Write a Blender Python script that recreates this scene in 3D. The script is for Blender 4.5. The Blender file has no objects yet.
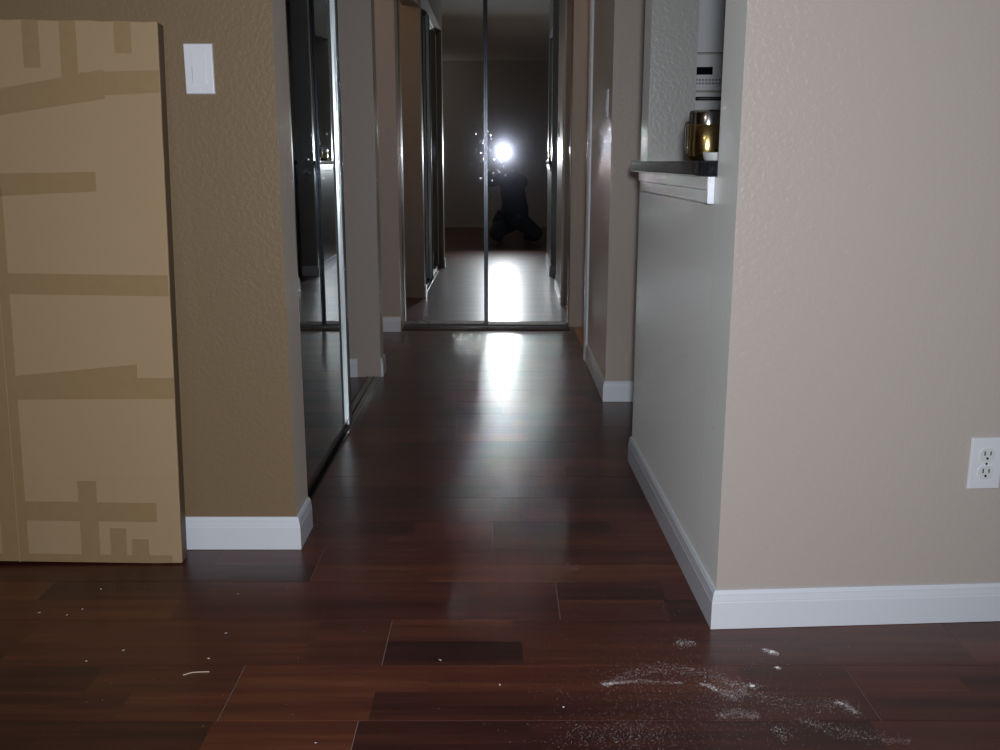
import bpy, bmesh, math, random
from mathutils import Vector, Matrix

sc = bpy.context.scene
COL = sc.collection
R = math.radians

# ------------------------------------------------------------------ camera, world, lights, exposure
cam_data = bpy.data.cameras.new('view_camera')
cam_data.sensor_width = 36.0
cam_data.lens = 36.0 * 960 / 1000
cam_data.clip_start = 0.01
cam = bpy.data.objects.new('view_camera', cam_data)
COL.objects.link(cam)
cam.location = (0, 0, 1.0)
cam.rotation_euler = (R(90 - 12.6), 0, 0)
sc.camera = cam

world = bpy.data.worlds.new('night')
sc.world = world
world.use_nodes = True
world.node_tree.nodes['Background'].inputs['Color'].default_value = (0.5, 0.55, 0.7, 1)
world.node_tree.nodes['Background'].inputs['Strength'].default_value = 0.02

# the flash of the compact camera that took the picture
fl = bpy.data.lights.new('camera_flash', 'SPOT')
fl.energy = 150
fl.color = (0.95, 0.97, 1.0)
fl.spot_size = R(118)
fl.spot_blend = 1.0
fl.shadow_soft_size = 0.05
flash = bpy.data.objects.new('camera_flash', fl)
COL.objects.link(flash)
flash.location = (0.040, 0.005, 1.10)
flash.rotation_euler = (R(90 - 8), 0, 0)

# added dim lamp, unseen behind the camera to the left, for ambient fill
rl = bpy.data.lights.new('added_fill_bulb', 'POINT')
rl.energy = 12
rl.color = (1.0, 0.88, 0.76)
rl.shadow_soft_size = 0.06
room_fill = bpy.data.objects.new('added_fill_bulb', rl)
COL.objects.link(room_fill)
room_fill.location = (-2.1, -2.2, 2.20)

# warm lamps left on in the two side rooms at the hall end, out of view
for nm, p in (('left_room_bulb', (-1.5, 5.35, 2.20)), ('right_room_bulb', (1.45, 5.15, 2.20))):
    wl = bpy.data.lights.new(nm, 'POINT')
    wl.energy = 5.5
    wl.color = (1.0, 0.66, 0.40)
    wl.shadow_soft_size = 0.06
    wo = bpy.data.objects.new(nm, wl)
    COL.objects.link(wo)
    wo.location = p

sc.view_settings.view_transform = 'Standard'
sc.view_settings.look = 'None'
sc.view_settings.gamma = 1.0
sc.view_settings.use_curve_mapping = False
sc.view_settings.exposure = 0.0
try:
    sc.cycles.use_denoising = True
    sc.cycles.blur_glossy = 0.5
    sc.cycles.max_bounces = 12
    sc.cycles.glossy_bounces = 8
    sc.cycles.sample_clamp_indirect = 0.0
except Exception:
    pass

# ------------------------------------------------------------------ materials
MATS = {}


class NT:
    """small helper around a material node tree"""
    def __init__(self, name):
        self.m = bpy.data.materials.new(name)
        self.m.use_nodes = True
        self.t = self.m.node_tree
        self.b = self.t.nodes['Principled BSDF']
        self.out = self.t.nodes['Material Output']
        MATS[name] = self.m

    def n(self, typ, **kw):
        x = self.t.nodes.new(typ)
        for k, v in kw.items():
            setattr(x, k, v)
        return x

    def l(self, a, b):
        self.t.links.new(a, b)

    def coord(self, which='Object', scale=None):
        tc = self.n('ShaderNodeTexCoord')
        if scale is None:
            return tc.outputs[which]
        mp = self.n('ShaderNodeMapping')
        mp.inputs['Scale'].default_value = scale
        self.l(tc.outputs[which], mp.inputs['Vector'])
        return mp.outputs[0]

    def noise(self, vec, scale, detail=3, rough=0.5, dim='3D'):
        x = self.n('ShaderNodeTexNoise', noise_dimensions=dim)
        x.inputs['Scale'].default_value = scale
        x.inputs['Detail'].default_value = detail
        x.inputs['Roughness'].default_value = rough
        self.l(vec, x.inputs['Vector'])
        return x

    def ramp(self, fac, stops):
        x = self.n('ShaderNodeValToRGB')
        e = x.color_ramp.elements
        e[0].position, e[0].color = stops[0][0], (*stops[0][1], 1)
        e[1].position, e[1].color = stops[-1][0], (*stops[-1][1], 1)
        for p, c in stops[1:-1]:
            q = e.new(p)
            q.color = (*c, 1)
        self.l(fac, x.inputs['Fac'])
        return x.outputs['Color']

    def math(self, op, a, b=None, c=None):
        x = self.n('ShaderNodeMath', operation=op)
        for i, v in enumerate((a, b, c)):
            if v is None:
                continue
            if isinstance(v, (int, float)):
                x.inputs[i].default_value = v
            else:
                self.l(v, x.inputs[i])
        return x.outputs[0]

    def mix(self, fac, a, b, blend='MIX'):
        x = self.n('ShaderNodeMix', data_type='RGBA', blend_type=blend)
        for s, v in ((x.inputs[0], fac), (x.inputs[6], a), (x.inputs[7], b)):
            if isinstance(v, (int, float)):
                s.default_value = v
            elif isinstance(v, tuple):
                s.default_value = (*v, 1)
            else:
                self.l(v, s)
        return x.outputs[2]

    def bump(self, h, strength, dist=0.002):
        x = self.n('ShaderNodeBump')
        x.inputs['Strength'].default_value = strength
        x.inputs['Distance'].default_value = dist
        self.l(h, x.inputs['Height'])
        self.l(x.outputs[0], self.b.inputs['Normal'])

    def set(self, **kw):
        for k, v in kw.items():
            k = k.replace('_', ' ')
            s = self.b.inputs[k]
            if isinstance(v, tuple):
                s.default_value = (*v, 1)
            elif isinstance(v, (int, float)):
                s.default_value = v
            else:
                self.l(v, s)


def paint(name, col, rough=0.42, bump=0.5, spec=0.5, flat=1.0):
    t = NT(name)
    v = t.coord('Object')
    n1 = t.noise(v, 150, 3, 0.55)
    n2 = t.noise(v, 80, 2, 0.5)
    n3 = t.noise(v, 2.2, 2, 0.5)
    peel = t.math('ADD', t.math('MULTIPLY', n1.outputs['Fac'], 0.5), t.math('MULTIPLY', n2.outputs['Fac'], 0.9))
    c = t.mix(t.math('MULTIPLY', n3.outputs['Fac'], 0.10), col, tuple(x * 0.8 for x in col))
    t.set(Base_Color=c, Roughness=rough, Specular_IOR_Level=spec)
    t.set(Diffuse_Roughness=flat)
    t.bump(peel, bump, 0.005)
    return t.m


def plain(name, col, rough=0.5, metal=0.0, spec=0.5, coat=0.0, bump=None):
    t = NT(name)
    v = t.coord('Object')
    n = t.noise(v, 60, 2)
    c = t.mix(t.math('MULTIPLY', n.outputs['Fac'], 0.08), col, tuple(x * 0.85 for x in col))
    t.set(Base_Color=c, Roughness=rough, Metallic=metal, Specular_IOR_Level=spec, Coat_Weight=coat)
    if bump:
        nb = t.noise(v, bump[0], 3)
        t.bump(nb.outputs['Fac'], bump[1], 0.002)
    return t.m


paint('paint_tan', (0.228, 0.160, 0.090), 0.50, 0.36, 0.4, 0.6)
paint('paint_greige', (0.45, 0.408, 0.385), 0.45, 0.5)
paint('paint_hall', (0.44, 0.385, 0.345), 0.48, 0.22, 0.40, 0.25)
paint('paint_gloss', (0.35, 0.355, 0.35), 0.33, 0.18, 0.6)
paint('paint_ceiling', (0.70, 0.68, 0.64), 0.8, 0.8, 0.2)
plain('trim_white', (0.72, 0.77, 0.86), 0.32)
plain('plastic_white', (0.74, 0.77, 0.84), 0.30)
plain('plastic_dark', (0.012, 0.012, 0.014), 0.4)
plain('slot_dark', (0.02, 0.018, 0.016), 0.6)
plain('aluminium', (0.45, 0.47, 0.50), 0.12, 1.0)
plain('track_metal', (0.20, 0.19, 0.185), 0.25, 1.0)
plain('seam_metal', (0.05, 0.055, 0.065), 0.22, 1.0)
plain('threshold_wood', (0.035, 0.012, 0.010), 0.55)
plain('edge_brown', (0.115, 0.075, 0.042), 0.5)
plain('aluminium_lit', (0.80, 0.86, 0.90), 0.25, 0.2)  # aluminium stiles, brightness under the flash put into a near-white colour
plain('edge_dark', (0.015, 0.02, 0.022), 0.5)
plain('brass', (0.86, 0.66, 0.28), 0.16, 1.0)
plain('steel', (0.72, 0.74, 0.76), 0.12, 1.0)
plain('ceramic', (0.68, 0.72, 0.75), 0.25)
plain('appliance', (0.66, 0.70, 0.75), 0.30)
plain('display_black', (0.004, 0.005, 0.006), 0.08)
plain('grey_print', (0.22, 0.23, 0.25), 0.5)
plain('oak_floor', (0.42, 0.22, 0.10), 0.4)
plain('plaster_dust', (0.78, 0.78, 0.83), 0.9)
plain('skin', (0.50, 0.30, 0.22), 0.5)
plain('hair', (0.03, 0.02, 0.015), 0.5)
plain('navy_cloth', (0.008, 0.014, 0.035), 0.85, bump=(220, 0.4))
plain('camera_silver', (0.45, 0.46, 0.48), 0.35, 0.6)
plain('lens_glass', (0.01, 0.01, 0.02), 0.05)
plain('splinter_wood', (0.62, 0.52, 0.38), 0.6)
plain('bare_wall_board', (0.62, 0.57, 0.54), 0.7)

# polished dark stone
t = NT('stone')
v = t.coord('Object')
n = t.noise(v, 90, 4, 0.7)
t.set(Base_Color=t.ramp(n.outputs['Fac'], [(0.40, (0.010, 0.012, 0.016)), (0.62, (0.03, 0.035, 0.045)), (0.75, (0.22, 0.26, 0.32))]),
      Roughness=0.10, Specular_IOR_Level=0.35)

# cardboard
t = NT('cardboard')
v = t.coord('Object')
flute = t.noise(t.coord('Object', (4, 4, 260)), 1.0, 2)
blot = t.noise(v, 5, 3)
fine = t.noise(v, 300, 2)
c = t.mix(t.math('MULTIPLY', blot.outputs['Fac'], 0.35), (0.41, 0.30, 0.18), (0.36, 0.255, 0.145))
c = t.mix(t.math('MULTIPLY', fine.outputs['Fac'], 0.18), c, (0.28, 0.19, 0.11))
t.set(Base_Color=c, Roughness=0.75, Specular_IOR_Level=0.25)
t.bump(flute.outputs['Fac'], 0.15, 0.001)

t = NT('packing_tape')
v = t.coord('Object')
w = t.noise(v, 40, 3)
t.set(Base_Color=t.mix(w.outputs['Fac'], (0.30, 0.205, 0.105), (0.335, 0.235, 0.125)), Roughness=0.32, Specular_IOR_Level=0.35)
t.bump(w.outputs['Fac'], 0.25, 0.002)

# glossy two-strip laminate: every plank shows two printed strips, each cut into shorter staves
PITCH = 0.1985
t = NT('laminate')
tc = t.n('ShaderNodeTexCoord')
sep = t.n('ShaderNodeSeparateXYZ')
t.l(tc.outputs['Object'], sep.inputs[0])
oi = t.n('ShaderNodeObjectInfo')
rnd = oi.outputs['Random']
strip = t.math('FLOOR', t.math('DIVIDE', sep.outputs['Y'], PITCH / 2))
wn0 = t.n('ShaderNodeTexWhiteNoise', noise_dimensions='2D')
cb = t.n('ShaderNodeCombineXYZ')
t.l(rnd, cb.inputs[0]); t.l(strip, cb.inputs[1])
t.l(cb.outputs[0], wn0.inputs['Vector'])
seg = t.math('FLOOR', t.math('DIVIDE', t.math('ADD', sep.outputs['X'], t.math('ADD', t.math('MULTIPLY', wn0.outputs['Value'], 0.25), 0.18)), 0.62))
wn = t.n('ShaderNodeTexWhiteNoise', noise_dimensions='3D')
cb2 = t.n('ShaderNodeCombineXYZ')
t.l(rnd, cb2.inputs[0]); t.l(strip, cb2.inputs[1]); t.l(seg, cb2.inputs[2])
t.l(cb2.outputs[0], wn.inputs['Vector'])
stave = wn.outputs['Value']
off = t.n('ShaderNodeVectorMath', operation='SCALE')
t.l(wn.outputs['Color'], off.inputs[0]); off.inputs['Scale'].default_value = 30
add = t.n('ShaderNodeVectorMath', operation='ADD')
t.l(tc.outputs['Object'], add.inputs[0]); t.l(off.outputs[0], add.inputs[1])
mp = t.n('ShaderNodeMapping')
mp.inputs['Scale'].default_value = (1.6, 26, 1)
t.l(add.outputs[0], mp.inputs['Vector'])
g1 = t.noise(mp.outputs[0], 1.0, 5, 0.6)
mp2 = t.n('ShaderNodeMapping')
mp2.inputs['Scale'].default_value = (6, 170, 1)
t.l(add.outputs[0], mp2.inputs['Vector'])
g2 = t.noise(mp2.outputs[0], 1.0, 3, 0.6)
val = t.math('ADD', t.math('MULTIPLY', stave, 0.42), t.math('MULTIPLY', g1.outputs['Fac'], 0.85))
val = t.math('ADD', val, t.math('MULTIPLY', t.math('SUBTRACT', g2.outputs['Fac'], 0.5), 0.25))
col = t.ramp(val, [(0.22, (0.011, 0.0038, 0.0037)), (0.48, (0.038, 0.0095, 0.0072)), (0.74, (0.084, 0.0215, 0.012)), (0.98, (0.15, 0.046, 0.020))])
t.set(Base_Color=col, Roughness=0.50, Specular_IOR_Level=0.08, Coat_Weight=0.78, Coat_Roughness=0.29)
t.bump(t.math('ADD', g1.outputs['Fac'], t.math('MULTIPLY', g2.outputs['Fac'], 0.5)), 0.10, 0.001)
t.m.node_tree.nodes.active = t.b

plain('joint_dust', (0.30, 0.26, 0.24), 0.8)


# mirror glass: silvered, handled and dusty
def mirror_mat(name, seam_x=None, haze=0.035):
    t = NT(name)
    t.t.nodes.remove(t.b)
    v = t.coord('Object')
    sharp = t.n('ShaderNodeBsdfGlossy', distribution='GGX')
    sharp.inputs['Color'].default_value = (0.85, 0.89, 0.90, 1)
    sharp.inputs['Roughness'].default_value = 0.0
    soft = t.n('ShaderNodeBsdfGlossy', distribution='GGX')
    soft.inputs['Color'].default_value = (0.75, 0.80, 1.0, 1)
    soft.inputs['Roughness'].default_value = 0.10
    sm = t.noise(v, 7, 4, 0.6)
    hz = t.math('MULTIPLY', t.ramp_fac(sm.outputs['Fac'], 0.35, 0.75), haze * 0.5)
    hz = t.math('ADD', hz, haze)
    mx = t.n('ShaderNodeMixShader')
    t.l(hz, mx.inputs[0]); t.l(sharp.outputs[0], mx.inputs[1]); t.l(soft.outputs[0], mx.inputs[2])
    # specks of plaster dust stuck to the glass
    vo = t.n('ShaderNodeTexVoronoi', feature='F1')
    vo.inputs['Scale'].default_value = 60
    t.l(v, vo.inputs['Vector'])
    sizes = t.n('ShaderNodeTexWhiteNoise', noise_dimensions='3D')
    t.l(vo.outputs['Color'], sizes.inputs['Vector'])
    big = t.math('POWER', sizes.outputs['Value'], 6)
    dens = t.noise(v, 3.5, 3, 0.6)
    thr = t.math('MULTIPLY', t.math('MULTIPLY', big, 0.32), t.ramp_fac(dens.outputs['Fac'], 0.50, 0.75))
    if seam_x is not None:
        s = t.n('ShaderNodeSeparateXYZ')
        t.l(v, s.inputs[0])
        dx = t.math('DIVIDE', t.math('SUBTRACT', s.outputs['X'], seam_x), 0.08)
        dz = t.math('DIVIDE', t.math('SUBTRACT', s.outputs['Z'], 1.04), 0.30)
        rr = t.math('ADD', t.math('MULTIPLY', dx, dx), t.math('MULTIPLY', dz, dz))
        near = t.math('MAXIMUM', t.math('SUBTRACT', 1.0, rr), 0.0)
        thr = t.math('ADD', thr, t.math('MULTIPLY', t.math('MULTIPLY', near, 0.34), t.math('POWER', sizes.outputs['Value'], 2)))
    speck = t.math('LESS_THAN', vo.outputs['Distance'], thr)
    dust = t.n('ShaderNodeBsdfGlossy', distribution='GGX')
    dust.inputs['Color'].default_value = (0.85, 0.92, 1, 1)
    dust.inputs['Roughness'].default_value = 0.24
    mx2 = t.n('ShaderNodeMixShader')
    t.l(t.math('MULTIPLY', speck, 0.7), mx2.inputs[0]); t.l(mx.outputs[0], mx2.inputs[1]); t.l(dust.outputs[0], mx2.inputs[2])
    t.l(mx2.outputs[0], t.out.inputs['Surface'])
    return t.m


def _ramp_fac(self, fac, a, b):
    x = self.n('ShaderNodeMapRange')
    x.inputs['From Min'].default_value = a
    x.inputs['From Max'].default_value = b
    self.l(fac, x.inputs['Value'])
    return x.outputs[0]


NT.ramp_fac = _ramp_fac
mirror_mat('mirror_glass', None, 0.008)
mirror_mat('mirror_glass_dusty', 0.47, 0.012)
mirror_mat('mirror_glass_flash', 0.02, 0.012)


# ------------------------------------------------------------------ mesh helpers
def add_box(bm, x0, x1, y0, y1, z0, z1):
    vs = [bm.verts.new(p) for p in ((x0, y0, z0), (x1, y0, z0), (x1, y1, z0), (x0, y1, z0),
                                    (x0, y0, z1), (x1, y0, z1), (x1, y1, z1), (x0, y1, z1))]
    for f in ((0, 3, 2, 1), (4, 5, 6, 7), (0, 1, 5, 4), (1, 2, 6, 5), (2, 3, 7, 6), (3, 0, 4, 7)):
        bm.faces.new([vs[i] for i in f])
    return vs


def add_prism(bm, poly, z0, z1):
    """extrude an XY outline between two heights"""
    a = [bm.verts.new((x, y, z0)) for x, y in poly]
    b = [bm.verts.new((x, y, z1)) for x, y in poly]
    bm.faces.new(list(reversed(a)))
    bm.faces.new(b)
    for i in range(len(poly)):
        j = (i + 1) % len(poly)
        bm.faces.new((a[i], a[j], b[j], b[i]))


def add_lathe(bm, prof, seg=40, cx=0, cy=0):
    rings = []
    for r, z in prof:
        if r < 1e-6:
            rings.append([bm.verts.new((cx, cy, z))])
        else:
            rings.append([bm.verts.new((cx + r * math.cos(2 * math.pi * k / seg), cy + r * math.sin(2 * math.pi * k / seg), z)) for k in range(seg)])
    for a, b in zip(rings, rings[1:]):
        for k in range(seg):
            q = (k + 1) % seg
            if len(a) == 1 and len(b) > 1:
                bm.faces.new((a[0], b[q], b[k]))
            elif len(b) == 1 and len(a) > 1:
                bm.faces.new((a[k], a[q], b[0]))
            elif len(a) > 1:
                bm.faces.new((a[k], a[q], b[q], b[k]))


def add_tube(bm, pts, r, seg=10):
    pts = [Vector(p) for p in pts]
    rings = []
    for i, p in enumerate(pts):
        d = (pts[min(i + 1, len(pts) - 1)] - pts[max(i - 1, 0)]).normalized()
        u = d.orthogonal().normalized() if i == 0 else (rings_u - d * rings_u.dot(d)).normalized()
        rings_u = u
        w = d.cross(u)
        rings.append([bm.verts.new(p + (u * math.cos(2 * math.pi * k / seg) + w * math.sin(2 * math.pi * k / seg)) * r) for k in range(seg)])
    for a, b in zip(rings, rings[1:]):
        for k in range(seg):
            q = (k + 1) % seg
            bm.faces.new((a[k], a[q], b[q], b[k]))
    bm.faces.new(list(reversed(rings[0])))
    bm.faces.new(rings[-1])


def obj(name, bm, mat, parent=None, smooth=False, bevel=0.0, segs=2):
    bmesh.ops.recalc_face_normals(bm, faces=bm.faces)
    me = bpy.data.meshes.new(name)
    bm.to_mesh(me)
    bm.free()
    me.materials.append(MATS[mat])
    o = bpy.data.objects.new(name, me)
    COL.objects.link(o)
    if parent is not None:
        o.parent = parent
    if smooth:
        for p in me.polygons:
            p.use_smooth = True
    if bevel:
        b = o.modifiers.new('bevel', 'BEVEL')
        b.width = bevel
        b.segments = segs
        b.limit_method = 'ANGLE'
        b.angle_limit = R(40)
    return o


def box(name, dims, mat, parent=None, bevel=0.0, segs=2):
    bm = bmesh.new()
    add_box(bm, *dims)
    return obj(name, bm, mat, parent, bevel=bevel, segs=segs)


def thing(name, label, cat, loc=(0, 0, 0), rot=(0, 0, 0), group=None):
    o = bpy.data.objects.new(name, None)
    o.empty_display_size = 0.05
    COL.objects.link(o)
    o.location = loc
    o.rotation_euler = rot
    o['label'] = label
    o['category'] = cat
    if group:
        o['group'] = group
    return o


def tag(o, label, cat, group=None):
    o['label'] = label
    o['category'] = cat
    if group:
        o['group'] = group
    return o


def struct(o, label=None, cat=None):
    o['kind'] = 'structure'
    if label:
        o['label'] = label
    if cat:
        o['category'] = cat
    return o


def boxes(name, lst, mat, bevel=0.0):
    bm = bmesh.new()
    for d in lst:
        add_box(bm, *d)
    return obj(name, bm, mat, bevel=bevel)


def sweep(name, pts, prof, mat, side=1):
    """sweep a (offset, z) profile along a floor polyline with mitred corners; side=+1 offsets to the right of travel"""
    P = [Vector((p[0], p[1])) for p in pts]
    offs = []
    for i, p in enumerate(P):
        ns = []
        if i > 0:
            d = (P[i] - P[i - 1]).normalized(); ns.append(Vector((d.y, -d.x)) * side)
        if i < len(P) - 1:
            d = (P[i + 1] - P[i]).normalized(); ns.append(Vector((d.y, -d.x)) * side)
        if len(ns) == 1:
            offs.append(ns[0])
        else:
            m = (ns[0] + ns[1]).normalized()
            offs.append(m / max(0.2, m.dot(ns[0])))
    bm = bmesh.new()
    rings = [[bm.verts.new((P[i].x + offs[i].x * o, P[i].y + offs[i].y * o, z)) for o, z in prof] for i in range(len(P))]
    k = len(prof)
    for a, b in zip(rings, rings[1:]):
        for j in range(k):
            q = (j + 1) % k
            bm.faces.new((a[j], b[j], b[q], a[q]))
    bm.faces.new(rings[0]); bm.faces.new(list(reversed(rings[-1])))
    return obj(name, bm, mat)


BASE = [(0.0, 0.001), (0.0105, 0.001), (0.0105, 0.062), (0.0095, 0.064), (0.0095, 0.067), (0.0078, 0.078), (0.0078, 0.081), (0.0035, 0.089), (0.0, 0.089)]

# ------------------------------------------------------------------ the shell
H = 2.44
XL = -0.533          # left face of the hall
XR = 0.446          # right face of the hall past the kitchen entry
XN = 0.470          # near corner of the half wall (it runs slightly out of parallel)
YL = 2.375          # wall on the left that faces the room
YR = 1.935          # wall on the right that faces the room
SL = math.tan(R(3.4))

struct(box('ceiling', (-3.3, 3.3, -3.3, 6.1, H, H + 0.1), 'paint_ceiling'), 'pale textured ceiling over the hall and room', 'ceiling')

struct(box('wall_left', (-3.2, XL, YL, YL + 0.15, 0, H), 'paint_tan'), 'tan textured wall on the left behind the leaning carton', 'wall')
bm = bmesh.new()
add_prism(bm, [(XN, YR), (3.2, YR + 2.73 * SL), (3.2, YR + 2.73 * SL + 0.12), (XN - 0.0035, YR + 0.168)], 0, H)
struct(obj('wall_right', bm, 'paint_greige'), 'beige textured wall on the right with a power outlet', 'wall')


def side_paint(o, mat, test):
    o.data.materials.append(MATS[mat])
    for p in o.data.polygons:
        if test(p):
            p.material_index = 1


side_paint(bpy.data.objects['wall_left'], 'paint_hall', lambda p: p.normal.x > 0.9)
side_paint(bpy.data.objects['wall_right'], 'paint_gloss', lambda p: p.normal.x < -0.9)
bm = bmesh.new()
add_prism(bm, [(XN - 0.0035, YR + 0.170), (0.588, YR + 0.170), (0.588, 3.12), (XR, 3.12)], 0, 0.965)
add_prism(bm, [(XR + 0.0024, 3.0), (0.588, 3.0), (0.588, 3.12), (XR, 3.12)], 0.9651, H)
add_prism(bm, [(XN - 0.0035, YR + 0.170), (0.588, YR + 0.170), (0.588, 2.999), (XR + 0.0024, 2.999)], 2.12, H)
hw = obj('wall_pass_through', bm, 'paint_gloss')
struct(hw, 'grey half wall beside the hall with an opening to the kitchen', 'wall')
struct(boxes('wall_kitchen', [(XR, 3.2, 3.96, 4.08, 0, H), (XR, XR + 0.12, 4.08, 4.87, 0, H), (XR, XR + 0.12, 4.87, 5.83, 2.06, H)], 'paint_hall'),
       'grey beige wall beyond the kitchen entry', 'wall')
struct(boxes('wall_closet', [(-1.25, -0.562, 4.43, 4.55, 0, H), (-1.37, -1.25, 2.525, 4.55, 0, H), (-0.65, XL, 2.525, 4.43, 2.15, H),
                             (-0.685, -0.565, 4.55, 5.66, 2.06, H)], 'paint_hall'), 'grey beige end wall of the hall closet', 'wall')
struct(boxes('wall_end', [(-2.0, -0.592, 5.663, 5.90, 0, H), (0.424, 2.0, 5.83, 5.95, 0, H), (-0.592, 0.424, 5.80, 5.90, 2.08, H), (-0.592, 0.424, 5.90, 6.0, 0, H)],
             'paint_hall'), 'grey beige wall at the far end of the hall', 'wall')
struct(boxes('wall_side_rooms', [(-2.1, -2.0, 4.40, 5.9, 0, H), (-2.0, -1.37, 4.43, 4.55, 0, H), (2.0, 2.1, 4.08, 5.95, 0, H)], 'paint_hall'), 'grey beige outer walls of the side rooms at the hall end', 'wall')
struct(boxes('wall_back', [(-3.3, 3.3, -3.3, -3.2, 0, H)], 'paint_greige'), 'beige wall of the room behind the camera', 'wall')
struct(boxes('wall_room_left', [(-3.3, -3.2, -3.2, 2.6, 0, H)], 'paint_tan'), 'tan outer wall on the left of the room', 'wall')
struct(boxes('wall_room_right', [(3.2, 3.3, -3.2, 4.1, 0, H)], 'paint_greige'), 'beige outer wall on the right of the room and kitchen', 'wall')

# baseboards
struct(sweep('baseboard_left', [(-3.2, YL), (XL, YL), (XL, YL + 0.15)], BASE, 'trim_white', 1), 'white baseboard below the tan wall', 'baseboard')
struct(sweep('baseboard_right', [(0.588, 3.12), (XR, 3.12), (XN, YR), (3.19, YR + 2.72 * SL)], BASE, 'trim_white', 1), 'white baseboard wrapping the half wall corner', 'baseboard')
struct(sweep('baseboard_kitchen', [(1.0, 3.96), (XR, 3.96), (XR, 4.795)], BASE, 'trim_white', -1), 'white baseboard at the kitchen entry wall', 'baseboard')
struct(sweep('baseboard_end', [(-1.99, 5.663), (-0.594, 5.663)], BASE, 'trim_white', 1), 'white baseboard left of the end mirror doors', 'baseboard')
struct(sweep('baseboard_closet', [(-1.24, 4.43), (-0.672, 4.43)], BASE, 'trim_white', 1), 'white baseboard inside the closet', 'baseboard')
struct(sweep('baseboard_closet_end', [(-0.562, 4.432), (-0.562, 4.548)], BASE, 'trim_white', 1), 'short white baseboard on the closet wall end', 'baseboard')
bm = bmesh.new()
add_prism(bm, [(XR - 0.001, 4.80), (XR - 0.001, 4.872), (XR - 0.012, 4.872), (XR - 0.018, 4.862), (XR - 0.018, 4.815), (XR - 0.010, 4.80)], 0.001, 2.12)
struct(obj('trim_1', bm, 'trim_white'), 'white door casing on the right hall wall', 'door casing')

# ------------------------------------------------------------------ floor: a slab with joints and loose-laid planks on it
struct(box('floor', (-3.3, 3.3, -3.3, 6.1, -0.08, -0.0015), 'joint_dust'), 'glossy dark red brown laminate floor', 'floor')
floor = bpy.data.objects['floor']
GAP = 0.0005
LEN = 1.215
rng = random.Random(7)
_plank_cache = {}


def plank_mesh(L, y0=0.0, y1=PITCH):
    key = (round(L, 3), round(y1 - y0, 4))
    if key in _plank_cache:
        return _plank_cache[key]
    bm = bmesh.new()
    add_box(bm, GAP, L - GAP, GAP, (y1 - y0) - GAP, -0.0075 + 0.0065, 0.0)
    top = [e for e in bm.edges if all(abs(v.co.z) < 1e-6 for v in e.verts)]
    bmesh.ops.bevel(bm, geom=top, offset=0.0004, segments=1, affect='EDGES')
    me = bpy.data.meshes.new('plank')
    bm.to_mesh(me)
    bm.free()
    me.materials.append(MATS['laminate'])
    _plank_cache[key] = me
    return me


ROW0 = 1.575
fixed = {1: -0.24, 0: -0.517, -1: -0.259}
nplank = 0
for r in range(-24, 22):
    y = ROW0 + r * PITCH
    yend = y + PITCH
    if yend > 5.86:
        break
    if y > 4.86:
        xa, xb = -1.99, 0.447
    elif y > 2.36:
        xa, xb = -1.24, 3.19 if y < 3.95 else 0.60
        if y < 3.1:
            xb = 1.6
    else:
        xa, xb = -3.19, 3.19
    joint = fixed.get(r, -0.24 + rng.uniform(0, LEN))
    x = joint - LEN * math.ceil((joint - xa) / LEN)
    while x < xb:
        a, b = max(x, xa), min(x + LEN, xb)
        if b - a > 0.02:
            o = bpy.data.objects.new('plank', plank_mesh(b - a))
            COL.objects.link(o)
            o.location = (a, y, 0)
            o.parent = floor
            nplank += 1
        x += LEN
o = bpy.data.objects.new('plank', plank_mesh(1.04, 0, 0.04))
COL.objects.link(o); o.location = (-0.592, 5.743, 0); o.parent = floor
struct(box('floor_side_room', (0.452, 1.99, 4.88, 5.82, -0.001, 0.001), 'oak_floor'), 'warm oak floor beyond the right doorway', 'floor')


# ------------------------------------------------------------------ sliding mirror doors
def mirror_door(name, label, width, height, loc, rotz, glass, proud=0.004, lead=0.0, frame='aluminium', w0=0.008, w1=0.008):
    """local x runs along the door, local -y looks into the hall"""
    d = bpy.data.objects.new(name, None)
    d.empty_display_size = 0.05
    COL.objects.link(d)
    d.location = loc
    d.rotation_euler = (0, 0, rotz)
    struct(d, label, 'mirror door')
    sw = 0.014 if lead else min(w0, w1)
    w0 = max(w0, sw)
    w1 = max(w1, sw)
    g = box('mirror_pane', (sw * 0.6, width - sw * 0.6, 0.0, 0.004, 0.03, height - 0.03), glass, d)
    box('backing_board', (sw * 0.6, width - sw * 0.6, 0.0045, 0.012, 0.03, height - 0.03), 'bare_wall_board', d)
    box('stile', (0, w0, -proud, 0.016, 0.012, height), frame if w0 < 0.013 or lead else 'seam_metal', d, bevel=0.0015)
    box('stile', (width - w1, width, -proud - lead, 0.016, 0.012, height), frame if w1 < 0.013 or lead else 'seam_metal', d, bevel=0.0015)
    box('rail', (w0, width - w1, -proud, 0.016, 0.012, 0.034), 'track_metal', d, bevel=0.0015)
    box('rail', (w0, width - w1, -proud, 0.016, height - 0.034, height), 'aluminium', d, bevel=0.0015)
    return d


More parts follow.
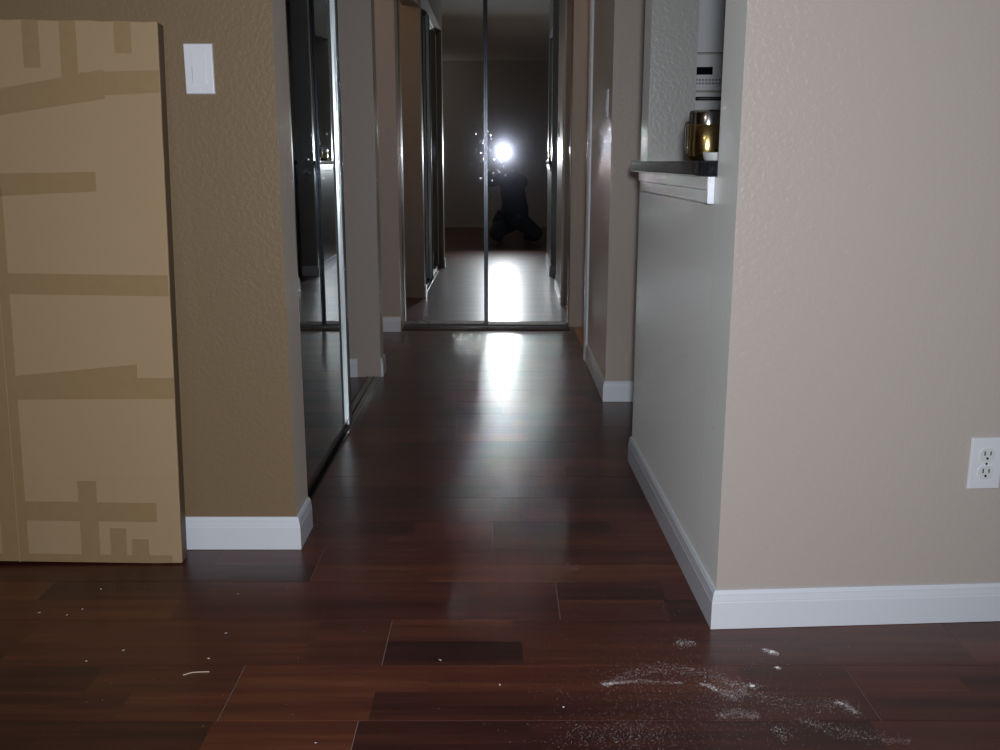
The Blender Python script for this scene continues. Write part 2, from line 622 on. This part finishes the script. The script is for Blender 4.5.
mirror_door('door_1', 'left mirrored sliding door at the far end of the hall', 0.515, 2.05, (-0.590, 5.832, 0.004), 0, 'mirror_glass_dusty', 0.003, w1=0.022)
mirror_door('door_2', 'right mirrored sliding door at the hall end, reflecting the flash', 0.505, 2.05, (-0.085, 5.808, 0.004), 0, 'mirror_glass_flash', 0.003, w0=0.0131)
d3 = mirror_door('door_3', 'mirrored closet door along the left side of the hall', 1.005, 2.13, (-0.582, 2.535, 0.006), R(90), 'mirror_glass', 0.003, 0.006, 'aluminium_lit')
box('edge_strip', (0.988, 1.005, -0.016, -0.0095, 0.012, 2.13), 'edge_dark', d3)  # dark strip along the leading edge of the closet door
mirror_door('door_4', 'second mirrored closet door slid behind the first', 0.96, 2.13, (-0.610, 2.535, 0.006), R(90), 'mirror_glass', 0.003, 0.0, 'aluminium_lit')


def track(name, label, length, loc, rotz, w=0.062):
    tr = thing(name, label, 'door track', loc, (0, 0, rotz))
    box('track_base', (0, length, 0, w, 0.0002, 0.003), 'track_metal', tr)
    for y0 in (0.0, w * 0.48, w - 0.002):
        box('track_rib', (0, length, y0, y0 + 0.002, 0.003, 0.0095), 'track_metal' if y0 > 0 else 'aluminium', tr)
    return tr


track('sliding_track', 'aluminium floor track below the mirror doors at the hall end', 1.012, (-0.590, 5.792, 0), 0)
track('sliding_track', 'aluminium floor track of the closet along the left wall', 1.90, (-0.566, 2.527, 0), R(90))
struct(box('trim_2', (-0.590, 0.422, 5.70, 5.788, 0.0005, 0.006), 'threshold_wood', bevel=0.002), 'dark wood threshold strip below the end mirror doors', 'threshold')


# ------------------------------------------------------------------ cardboard carton leaning on the tan wall
def carton():
    c = thing('cardboard_carton', 'tall flat brown cardboard carton covered in packing tape, leaning on the tan wall', 'carton',
              (-0.806, 2.272, 0.001), (R(-2.35), R(0.85), 0))
    Wd, T, Hh = 0.815, 0.040, 1.312
    bm = bmesh.new()
    for x0, x1, nm in ((-Wd, 0, 0),):
        nx, nz = 26, 44
        front = [[bm.verts.new((x0 + (x1 - x0) * i / nx, 0, Hh * j / nz)) for i in range(nx + 1)] for j in range(nz + 1)]
        back = [[bm.verts.new((x0 + (x1 - x0) * i / nx, T, Hh * j / nz)) for i in range(nx + 1)] for j in range(nz + 1)]
        for j in range(nz):
            for i in range(nx):
                bm.faces.new((front[j][i], front[j][i + 1], front[j + 1][i + 1], front[j + 1][i]))
                bm.faces.new((back[j][i + 1], back[j][i], back[j + 1][i], back[j + 1][i + 1]))
            bm.faces.new((front[j][nx], back[j][nx], back[j + 1][nx], front[j + 1][nx]))
            bm.faces.new((back[j][0], front[j][0], front[j + 1][0], back[j + 1][0]))
        for i in range(nx):
            bm.faces.new((front[0][i + 1], front[0][i], back[0][i], back[0][i + 1]))
            bm.faces.new((front[nz][i], front[nz][i + 1], back[nz][i + 1], back[nz][i]))
    rn = random.Random(3)
    for v in bm.verts:          # crushed, uneven edges
        if v.co.x > -0.005:
            v.co.x += rn.uniform(-0.0006, 0.0004)
        if v.co.z > Hh - 0.005:
            v.co.z += rn.uniform(-0.0012, 0.0006)
        if v.co.z < 0.005 and v.co.x > -0.05:
            v.co.z += rn.uniform(0.0, 0.004)
    obj('carton_body', bm, 'cardboard', c, bevel=0.003)
    box('side_strip', (0.0002, 0.0010, 0.003, T - 0.003, 0.006, Hh - 0.004), 'edge_brown', c)  # darker brown strip down the right side of the carton
    # folded flap line across the lower part and the long middle seam
    box('flap_edge', (-0.40, -0.004, -0.0008, 0.0, 0.219, 0.2215), 'cardboard', c)
    n = [0]

    def tape(pts, mat='packing_tape'):
        n[0] += 1
        y0 = -0.0006 - 0.0003 * (n[0] % 5)
        bm = bmesh.new()
        f = [bm.verts.new((x + 0.806, y0 - 0.0002, z)) for x, z in pts]
        b = [bm.verts.new((x + 0.806, -0.0001, z)) for x, z in pts]
        bm.faces.new(f); bm.faces.new(list(reversed(b)))
        for i in range(len(f)):
            j = (i + 1) % len(f)
            bm.faces.new((f[i], b[i], b[j], f[j]))
        obj('tape_strip', bm, mat, c)

    def q(x0, x1, z0, z1, s=0.0):
        return [(x0, z0), (x1, z0 + s), (x1, z1 + s), (x0, z1)]

    tape(q(-1.118, -1.080, 1.205, 1.310))
    tape(q(-1.032, -0.994, 1.180, 1.310))
    tape(q(-0.906, -0.868, 1.240, 1.310))
    tape([(-1.40, 1.062), (-0.936, 1.138), (-0.936, 1.203), (-1.40, 1.115)])
    tape([(-0.99, 1.142), (-0.808, 1.154), (-0.808, 1.204), (-0.99, 1.196)])
    tape([(-1.50, 0.892), (-0.968, 0.926), (-0.968, 0.971), (-1.50, 0.955)])
    tape(q(-1.61, -0.809, 0.680, 0.730))
    tape([(-1.60, 0.412), (-0.807, 0.428), (-0.807, 0.480), (-1.60, 0.460)])
    tape([(-1.55, 0.385), (-0.895, 0.466), (-0.895, 0.512), (-1.55, 0.440)])
    tape(q(-1.55, -0.864, 0.110, 0.160))
    tape(q(-1.258, -1.192, 0.002, 0.930))
    tape(q(-1.058, -1.012, 0.010, 0.215))
    tape(q(-0.984, -0.944, 0.008, 0.092))
    tape(q(-0.930, -0.888, 0.008, 0.064))
    tape(q(-1.60, -0.830, 0.003, 0.022))
    tape(q(-1.55, -1.50, 1.15, 1.31))
    box('centre_seam', (-0.4105, -0.4085, -0.0024, -0.0020, 0.0, 1.311), 'cardboard', c)
    return c


carton()


# ------------------------------------------------------------------ switch plates and outlet
def plate_mesh(w, h, d):
    bm = bmesh.new()
    add_box(bm, -w / 2, w / 2, -d, 0, -h / 2, h / 2)
    for v in bm.verts:
        if v.co.y < -d / 2:
            v.co.x *= 0.94
            v.co.z *= 0.96
    return bm


def rocker_switch(label, loc, rotz):
    s = thing('light_switch', label, 'light switch', loc, (0, 0, rotz))
    obj('wall_plate', plate_mesh(0.070, 0.1165, 0.006), 'plastic_white', s, bevel=0.0012)
    box('rocker_frame', (-0.0172, 0.0172, -0.0072, -0.006, -0.034, 0.034), 'plastic_white', s, bevel=0.0008)
    bm = bmesh.new()
    add_box(bm, -0.0148, 0.0148, -0.0090, -0.0074, -0.031, 0.031)
    for v in bm.verts:
        if v.co.y < -0.008:
            v.co.y += 0.0018 if v.co.z > 0 else -0.0010
    obj('rocker', bm, 'plastic_white', s, bevel=0.0008)
    box('rocker_gap', (-0.0160, -0.0151, -0.0075, -0.0073, -0.031, 0.005), 'grey_print', s)
    for z in (-0.0485, 0.0485):
        bm = bmesh.new()
        bmesh.ops.create_cone(bm, cap_ends=True, segments=16, radius1=0.0033, radius2=0.0028, depth=0.0012,
                              matrix=Matrix.Translation((0, -0.0064, z)) @ Matrix.Rotation(R(90), 4, 'X'))
        obj('screw', bm, 'plastic_white', s)
    return s


rocker_switch('white rocker light switch on the tan wall above the carton edge', (-0.711, YL - 0.0002, 1.211), 0)
rocker_switch('white light switch seen edge-on on the dim right hall wall', (XR - 0.0002, 4.12, 1.228), R(-90))


def outlet():
    X = 1.040
    s = thing('power_outlet', 'white duplex power outlet low on the beige right wall', 'outlet', (X, YR + (X - XN) * SL - 0.0002, 0.367), (0, 0, R(3.4)))
    obj('wall_plate', plate_mesh(0.072, 0.1165, 0.006), 'plastic_white', s, bevel=0.0012)
    for z in (0.0195, -0.0195):
        bm = bmesh.new()
        poly = []
        for k in range(28):
            a = 2 * math.pi * k / 28
            x, zz = 0.0172 * math.cos(a), 0.0172 * math.sin(a)
            poly.append((x, max(-0.0145, min(0.0145, zz))))
        a_ = [bm.verts.new((x, -0.0078, zz)) for x, zz in poly]
        b_ = [bm.verts.new((x, -0.0055, zz)) for x, zz in poly]
        bm.faces.new(a_); bm.faces.new(list(reversed(b_)))
        for i in range(28):
            j = (i + 1) % 28
            bm.faces.new((a_[i], b_[i], b_[j], a_[j]))
        rc = obj('receptacle', bm, 'ceramic', s)
        rc.location = (0, 0, z)
        box('slot', (-0.0078, -0.0052, -0.0082, -0.0076, -0.001, 0.0085), 'slot_dark', rc)
        box('slot', (0.0052, 0.0078, -0.0082, -0.0076, -0.0005, 0.0080), 'slot_dark', rc)
        bm = bmesh.new()
        bmesh.ops.create_cone(bm, cap_ends=True, segments=14, radius1=0.0028, radius2=0.0028, depth=0.0006,
                              matrix=Matrix.Translation((0, -0.0079, -0.0075)) @ Matrix.Rotation(R(90), 4, 'X'))
        obj('ground_hole', bm, 'slot_dark', rc)
    bm = bmesh.new()
    bmesh.ops.create_cone(bm, cap_ends=True, segments=16, radius1=0.0030, radius2=0.0026, depth=0.0012,
                          matrix=Matrix.Translation((0, -0.0064, 0)) @ Matrix.Rotation(R(90), 4, 'X'))
    obj('screw', bm, 'steel', s)


outlet()

# ------------------------------------------------------------------ kitchen pass-through: counter, ledger, pot, dish, oven
poly = [(0.420, 3.15), (0.436, 2.25)]
for k in range(1, 9):
    a = R(90 * k / 9)
    poly.append((0.436 + 0.034 * (1 - math.cos(a)), 2.25 - 0.135 * math.sin(a)))
poly += [(0.472, 2.110), (0.86, 2.150), (0.86, 2.995), (0.4445, 2.995), (0.4425, 3.15)]
bm = bmesh.new()
add_prism(bm, poly, 0.9655, 0.9985)
tag(obj('bar_counter', bm, 'stone', bevel=0.004, segs=3), 'polished black stone counter on the half wall opening', 'counter')

led = thing('counter_ledger', 'painted ledger board under the black counter along the half wall', 'ledger', (0, 0, 0))
XA, XB = XN - 0.0042, XR + 0.0008     # half wall face at the two ends of the boards
bm = bmesh.new()
add_prism(bm, [(XB, 3.06), (XA, 2.128), (XA - 0.016, 2.128), (XB - 0.016, 3.045)], 0.938, 0.965)
obj('upper_board', bm, 'paint_gloss', led, bevel=0.001)
bm = bmesh.new()
add_prism(bm, [(XB, 3.05), (XA, 2.128), (XA - 0.010, 2.128), (XB - 0.010, 3.03)], 0.908, 0.936)
obj('lower_board', bm, 'paint_gloss', led, bevel=0.001)
box('lit_board_end', (XA - 0.014, XA, 2.1255, 2.1275, 0.908, 0.965), 'trim_white', led)  # end facing the flash, its brightness painted in as white


def pot():
    p = thing('metal_pot', 'shiny gold coloured metal pot with steel collar and dark handle on the counter', 'pot', (0.504, 2.40, 0.999))
    bm = bmesh.new()
    prof = [(0, 0), (0.036, 0), (0.044, 0.004), (0.0475, 0.012), (0.0485, 0.03), (0.0485, 0.082), (0.046, 0.086)]
    add_lathe(bm, prof, 48)
    obj('pot_body', bm, 'brass', p, smooth=True)
    bm = bmesh.new()
    add_lathe(bm, [(0.0470, 0.084), (0.0470, 0.087), (0.0465, 0.112), (0.045, 0.117), (0.040, 0.119), (0, 0.120)], 48)
    obj('steel_collar', bm, 'steel', p, smooth=True)
    bm = bmesh.new()
    add_tube(bm, [(-0.046, -0.004, 0.090), (-0.054, -0.005, 0.089), (-0.0555, -0.005, 0.075), (-0.0555, -0.005, 0.035), (-0.053, -0.004, 0.017), (-0.044, -0.003, 0.010)], 0.0028, 8)
    obj('handle', bm, 'plastic_dark', p, smooth=True)


pot()
bm = bmesh.new()
add_lathe(bm, [(0, 0), (0.040, 0), (0.043, 0.003), (0.0455, 0.014), (0.0465, 0.0175), (0.0455, 0.019), (0.041, 0.014), (0.036, 0.005), (0, 0.0045)], 44, 0, 0)
dish = tag(obj('small_dish', bm, 'ceramic', smooth=True), 'small white dish on the counter in front of the pot', 'dish')
dish.location = (0.512, 2.262, 0.9992)


def oven():
    o = thing('wall_oven', 'white built-in wall oven with a dark display, seen through the kitchen opening', 'oven', (0.755, 3.958, 0))
    W = 0.62
    box('upper_door', (0, W, -0.022, 0, 1.412, 2.05), 'appliance', o, bevel=0.003)
    cp = box('control_panel', (0, W, -0.026, 0, 1.268, 1.405), 'appliance', o, bevel=0.003)
    box('display', (0.012, 0.078, -0.028, -0.0262, 1.328, 1.357), 'display_black', cp)
    for i in range(8):
        for j in range(2):
            box('button', (0.012 + i * 0.013, 0.021 + i * 0.013, -0.0275, -0.0262, 1.292 + j * 0.013, 1.299 + j * 0.013), 'grey_print', cp)
    od = box('oven_door', (0, W, -0.030, 0, 0.62, 1.262), 'appliance', o, bevel=0.004)
    box('door_window', (0.09, W - 0.09, -0.032, -0.0302, 0.76, 1.10), 'display_black', od)
    bm = bmesh.new()
    add_tube(bm, [(0.0, -0.031, 1.236), (0.005, -0.055, 1.236), (0.03, -0.062, 1.236), (W - 0.03, -0.062, 1.236), (W - 0.005, -0.055, 1.236), (W, -0.031, 1.236)], 0.007, 10)
    obj('oven_handle', bm, 'plastic_dark', od, smooth=True)
    box('lower_drawer', (0, W, -0.024, 0, 0.12, 0.612), 'appliance', o, bevel=0.003)


oven()


# ------------------------------------------------------------------ photographer kneeling behind the camera (seen in the end mirror)
def photographer():
    person = thing('person', 'kneeling person in dark navy clothes holding a flashing camera, reflected in the end mirror', 'person', (0.17, -0.5, 0))
    J = {}
    V, E_, RAD = [], [], []

    def j(n, p, r, par=None):
        J[n] = len(V)
        V.append((p[0] - 0.17, p[1] + 0.5, p[2]))
        RAD.append(r)
        if par:
            E_.append((J[par], J[n]))

    j('pelvis', (0.17, -0.52, 0.27), 0.150)
    j('waist', (0.19, -0.50, 0.45), 0.150, 'pelvis')
    j('chest', (0.15, -0.46, 0.66), 0.165, 'waist')
    j('neckbase', (0.11, -0.42, 0.82), 0.085, 'chest')
    j('neck', (0.10, -0.40, 0.89), 0.055, 'neckbase')
    j('head', (0.085, -0.37, 0.98), 0.082, 'neck')
    j('crown', (0.080, -0.36, 1.06), 0.078, 'head')
    for s, hand, el in ((-1, (-0.088, -0.062, 0.965), (-0.14, -0.24, 0.72)), (1, (0.092, -0.062, 0.965), (0.28, -0.22, 0.70))):
        k = 'l' if s < 0 else 'r'
        j('sh' + k, (0.13 + s * 0.165, -0.44, 0.755), 0.066, 'neckbase')
        j('el' + k, el, 0.045, 'sh' + k)
        j('wr' + k, (hand[0] + s * 0.012, hand[1] - 0.05, hand[2] - 0.045), 0.029, 'el' + k)
        j('ha' + k, (hand[0] + s * 0.004, hand[1] - 0.012, hand[2] - 0.005), 0.030, 'wr' + k)
        j('hip' + k, (0.17 + s * 0.10, -0.50, 0.25), 0.120, 'pelvis')
        j('kn' + k, (0.20 + s * 0.27, -0.16, 0.105), 0.092, 'hip' + k)
        j('ank' + k, (0.17 + s * 0.17, -0.56, 0.058), 0.048, 'kn' + k)
        j('toe' + k, (0.17 + s * 0.16, -0.74, 0.040), 0.038, 'ank' + k)
    me = bpy.data.meshes.new('body')
    me.from_pydata(V, E_, [])
    tmp = bpy.data.objects.new('body', me)
    COL.objects.link(tmp)
    sk = tmp.modifiers.new('skin', 'SKIN')
    sk.use_smooth_shade = True
    for i, vtx in enumerate(me.skin_vertices[0].data):
        vtx.radius = (RAD[i], RAD[i])
        vtx.use_root = (i == 0)
    ss = tmp.modifiers.new('sub', 'SUBSURF')
    ss.levels = ss.render_levels = 2
    dg = bpy.context.evaluated_depsgraph_get()
    m2 = bpy.data.meshes.new_from_object(tmp.evaluated_get(dg))
    bpy.data.objects.remove(tmp)
    m2.name = 'body'
    m2.materials.clear()
    m2.materials.append(MATS['navy_cloth'])
    m2.materials.append(MATS['skin'])
    for p in m2.polygons:
        p.use_smooth = True
        c = p.center
        if c.z > 0.865 and (c.y < 0.25 or c.y > 0.36):
            p.material_index = 1
    body = bpy.data.objects.new('body', m2)
    COL.objects.link(body)
    body.parent = person
    # hair, face
    bm = bmesh.new()
    bmesh.ops.create_uvsphere(bm, u_segments=28, v_segments=18, radius=1.0)
    for v in bm.verts:
        v.co = Vector((v.co.x * 0.088, v.co.y * 0.102, v.co.z * 0.112))
    for v in list(bm.verts):
        if v.co.y > 0.035 and v.co.z < 0.045:
            v.co.y = 0.035
    h = obj('hair', bm, 'hair', person, smooth=True)
    h.location = (-0.088, 0.118, 1.045)
    bm = bmesh.new()
    add_tube(bm, [(0, 0, 0.028), (0, 0.010, 0.010), (0, 0.018, -0.008), (0, 0.004, -0.014)], 0.009, 10)
    nose = obj('nose', bm, 'skin', person, smooth=True)
    nose.location = (-0.088, 0.220, 1.005)
    for s in (-1, 1):
        bm = bmesh.new()
        bmesh.ops.create_uvsphere(bm, u_segments=14, v_segments=10, radius=0.011)
        e = obj('eye', bm, 'ceramic', person, smooth=True)
        e.location = (-0.088 + s * 0.032, 0.206, 1.022)
        bm = bmesh.new()
        bmesh.ops.create_uvsphere(bm, u_segments=12, v_segments=8, radius=1.0)
        for v in bm.verts:
            v.co = Vector((v.co.x * 0.010, v.co.y * 0.020, v.co.z * 0.030))
        e = obj('ear', bm, 'skin', person, smooth=True)
        e.location = (-0.088 + s * 0.084, 0.125, 1.01)
        # four fingers round the camera body, thumb behind
        for i in range(4):
            z = 0.995 - i * 0.0165
            L = (0.030, 0.034, 0.031, 0.024)[i]
            bm = bmesh.new()
            x0 = s * 0.064
            add_tube(bm, [(x0 + s * 0.022, -0.070, z - 0.006), (x0 + s * 0.012, -0.045, z), (x0 + s * 0.008, -0.022, z + 0.001), (x0 - s * L * 0.45, -0.0085, z)], 0.0075, 8)
            fo = obj('finger', bm, 'skin', person, smooth=True)
            fo.location = (-0.17, 0.5, 0)
        bm = bmesh.new()
        add_tube(bm, [(s * 0.080, -0.080, 0.955), (s * 0.058, -0.066, 0.970), (s * 0.034, -0.057, 0.983)], 0.009, 8)
        fo = obj('thumb', bm, 'skin', person, smooth=True)
        fo.location = (-0.17, 0.5, 0)
    bm = bmesh.new()
    add_tube(bm, [(-0.022, 0, 0), (0, 0.005, -0.002), (0.022, 0, 0)], 0.005, 8)
    mo = obj('mouth', bm, 'skin', person, smooth=True)
    mo.location = (-0.088, 0.212, 0.962)
    # the compact camera
    c = thing('compact_camera', 'silver compact camera with a lit flash, reflected in the end mirror', 'camera', (0, -0.015, 1.0))
    box('camera_body', (-0.054, 0.058, -0.030, -0.004, -0.035, 0.040), 'camera_silver', c, bevel=0.006, segs=3)
    box('flash_window', (0.022, 0.050, -0.004, -0.002, 0.022, 0.036), 'ceramic', c, bevel=0.001)
    bm = bmesh.new()
    bmesh.ops.create_cone(bm, cap_ends=True, segments=32, radius1=0.026, radius2=0.023, depth=0.006, matrix=Matrix.Translation((0, -0.001, 0)) @ Matrix.Rotation(R(90), 4, 'X'))
    obj('lens_barrel', bm, 'lens_glass', c)
    box('shutter_button', (-0.042, -0.028, -0.024, -0.012, 0.040, 0.044), 'steel', c, bevel=0.002)


photographer()


# ------------------------------------------------------------------ plaster dust, crumbs and a splinter on the floor
def dust():
    rn = random.Random(11)
    verts, faces = [], []

    def fleck(x, y, s):
        if x > XR - 0.016 and y > YR - 0.02 + (x - XR) * SL:
            return
        a = rn.uniform(0, 6.28)
        h = s * rn.uniform(0.25, 0.6)
        b = len(verts)
        for k in range(3):
            aa = a + 2.094 * k + rn.uniform(-0.4, 0.4)
            verts.append((x + s * math.cos(aa), y + s * math.sin(aa), 0.0002))
        verts.append((x, y, 0.0002 + h))
        faces.extend([(b, b + 1, b + 3), (b + 1, b + 2, b + 3), (b + 2, b, b + 3)])

    def stroke(pts, n, wid, s0, s1, taper=True):
        wid *= 1.45
        s0 *= 0.6
        s1 *= 0.8
        for _ in range(int(n * 0.75)):
            u = rn.random() * (len(pts) - 1)
            i = min(int(u), len(pts) - 2)
            f = u - i
            x = pts[i][0] * (1 - f) + pts[i + 1][0] * f
            y = pts[i][1] * (1 - f) + pts[i + 1][1] * f
            w = wid * (0.4 + 0.6 * math.sin(math.pi * u / (len(pts) - 1))) if taper else wid
            fleck(x + rn.gauss(0, w), y + rn.gauss(0, w), rn.uniform(s0, s1) * (1 if rn.random() < 0.93 else 1.8))

    stroke([(0.205, 1.702), (0.28, 1.747), (0.343, 1.762), (0.401, 1.747), (0.452, 1.709), (0.472, 1.662)], 1500, 0.010, 0.0004, 0.0010)
    stroke([(0.211, 1.702), (0.276, 1.712), (0.357, 1.705)], 650, 0.003, 0.0004, 0.0010)
    stroke([(0.203, 1.702), (0.215, 1.700)], 120, 0.004, 0.0006, 0.0013)
    stroke([(0.393, 1.704), (0.412, 1.690), (0.418, 1.678)], 320, 0.003, 0.0005, 0.0012)
    stroke([(0.43, 1.675), (0.452, 1.655)], 380, 0.009, 0.0004, 0.0011)
    stroke([(0.405, 1.592), (0.444, 1.600), (0.475, 1.588)], 420, 0.007, 0.0004, 0.0011)
    stroke([(0.452, 1.709), (0.50, 1.66), (0.545, 1.625), (0.60, 1.622), (0.645, 1.640), (0.663, 1.596)], 800, 0.010, 0.0004, 0.0010)
    stroke([(0.632, 1.636), (0.650, 1.632), (0.662, 1.600)], 220, 0.003, 0.0006, 0.0012)
    stroke([(0.55, 1.578), (0.60, 1.545), (0.66, 1.520), (0.72, 1.512)], 620, 0.009, 0.0004, 0.0010)
    stroke([(0.380, 1.862), (0.405, 1.868)], 420, 0.008, 0.0004, 0.0010)
    stroke([(0.554, 1.838), (0.574, 1.818)], 300, 0.0045, 0.0006, 0.0014)
    stroke([(0.556, 1.765), (0.564, 1.760)], 90, 0.003, 0.0006, 0.0012)
    stroke([(0.486, 1.697), (0.498, 1.690)], 130, 0.005, 0.0005, 0.0012)
    stroke([(0.50, 1.555), (0.505, 1.52)], 160, 0.007, 0.0004, 0.0011)
    stroke([(0.175, 2.245), (0.20, 2.26)], 160, 0.012, 0.0004, 0.0009)
    stroke([(-0.51, 2.55), (-0.45, 2.565)], 170, 0.015, 0.0004, 0.0009)
    for _ in range(1500):
        fleck(rn.gauss(0.36, 0.13), rn.gauss(1.64, 0.075), rn.uniform(0.0003, 0.0008))
    for _ in range(700):
        fleck(rn.gauss(0.22, 0.07), rn.gauss(1.53, 0.03), rn.uniform(0.0003, 0.0008))
    for _ in range(500):
        fleck(rn.gauss(0.30, 0.16), rn.gauss(2.0, 0.22), rn.uniform(0.0003, 0.0008))
    for _ in range(260):
        fleck(rn.uniform(-1.15, 0.42), rn.uniform(1.4, 3.4), rn.uniform(0.0004, 0.0011))
    for x, y in ((-0.324, 1.507), (-0.123, 1.794), (-0.954, 2.128), (-0.787, 1.835), (-0.847, 1.79), (-0.619, 2.101), (-0.594, 1.909), (-1.044, 2.004), (-0.976, 1.994), (-0.953, 2.023), (-0.60, 1.80), (0.0, 1.70), (0.12, 1.62)):
        for k in range(3):
            fleck(x + rn.gauss(0, 0.001), y + rn.gauss(0, 0.001), 0.0019)
    me = bpy.data.meshes.new('plaster_dust')
    me.from_pydata(verts, [], faces)
    me.materials.append(MATS['plaster_dust'])
    o = bpy.data.objects.new('plaster_dust', me)
    COL.objects.link(o)
    o['kind'] = 'stuff'
    tag(o, 'white plaster dust smeared over the dark floor by the wall corner', 'dust')


dust()


def crumb(label, x, y, s, seed, group=None):
    rn = random.Random(seed)
    bm = bmesh.new()
    bmesh.ops.create_icosphere(bm, subdivisions=2, radius=1.0)
    for v in bm.verts:
        k = rn.uniform(0.7, 1.2)
        v.co = Vector((v.co.x * s * k, v.co.y * s * k * 0.7, max(-0.0, v.co.z) * s * 0.6 * k))
    o = tag(obj('plaster_crumb', bm, 'plaster_dust'), label, 'crumb', group)
    o.location = (x, y, 0.0002)


crumb('largest white plaster crumb below the right baseboard', 0.566, 1.826, 0.0055, 1)
crumb('white plaster crumb just below the largest crumb', 0.560, 1.763, 0.0040, 2)
crumb('white plaster crumb in the middle of the dust smear', 0.492, 1.694, 0.0045, 3)
bm = bmesh.new()
add_tube(bm, [(-0.630, 1.733, 0.0013), (-0.615, 1.742, 0.0017), (-0.600, 1.744, 0.0017), (-0.582, 1.746, 0.0011)], 0.0010, 6)
tag(obj('wood_splinter', bm, 'splinter_wood'), 'thin pale wood splinter on the floor below the carton', 'splinter')

# ------------------------------------------------------------------ unseen pendants; the one behind the camera is an added fill lamp (its bulb light is set at the top)
for text, lx, ly in (('added unseen pendant fill lamp in the room behind the camera', -2.1, -2.2),
                     ('small pendant ceiling lamp in the side room left of the hall end', -1.5, 5.35),
                     ('small pendant ceiling lamp in the side room right of the hall end', 1.45, 5.15)):
    lamp = thing('unseen_lamp', text, 'lamp', (lx, ly, H))
    bm = bmesh.new()
    add_lathe(bm, [(0, -0.001), (0.06, -0.001), (0.06, -0.012), (0.02, -0.03), (0, -0.03)], 28)
    obj('canopy', bm, 'steel', lamp, smooth=True)
    bm = bmesh.new()
    add_lathe(bm, [(0, -0.03), (0.012, -0.03), (0.012, -0.11), (0.022, -0.115), (0.022, -0.165), (0, -0.165)], 20)
    obj('socket', bm, 'plastic_white', lamp)
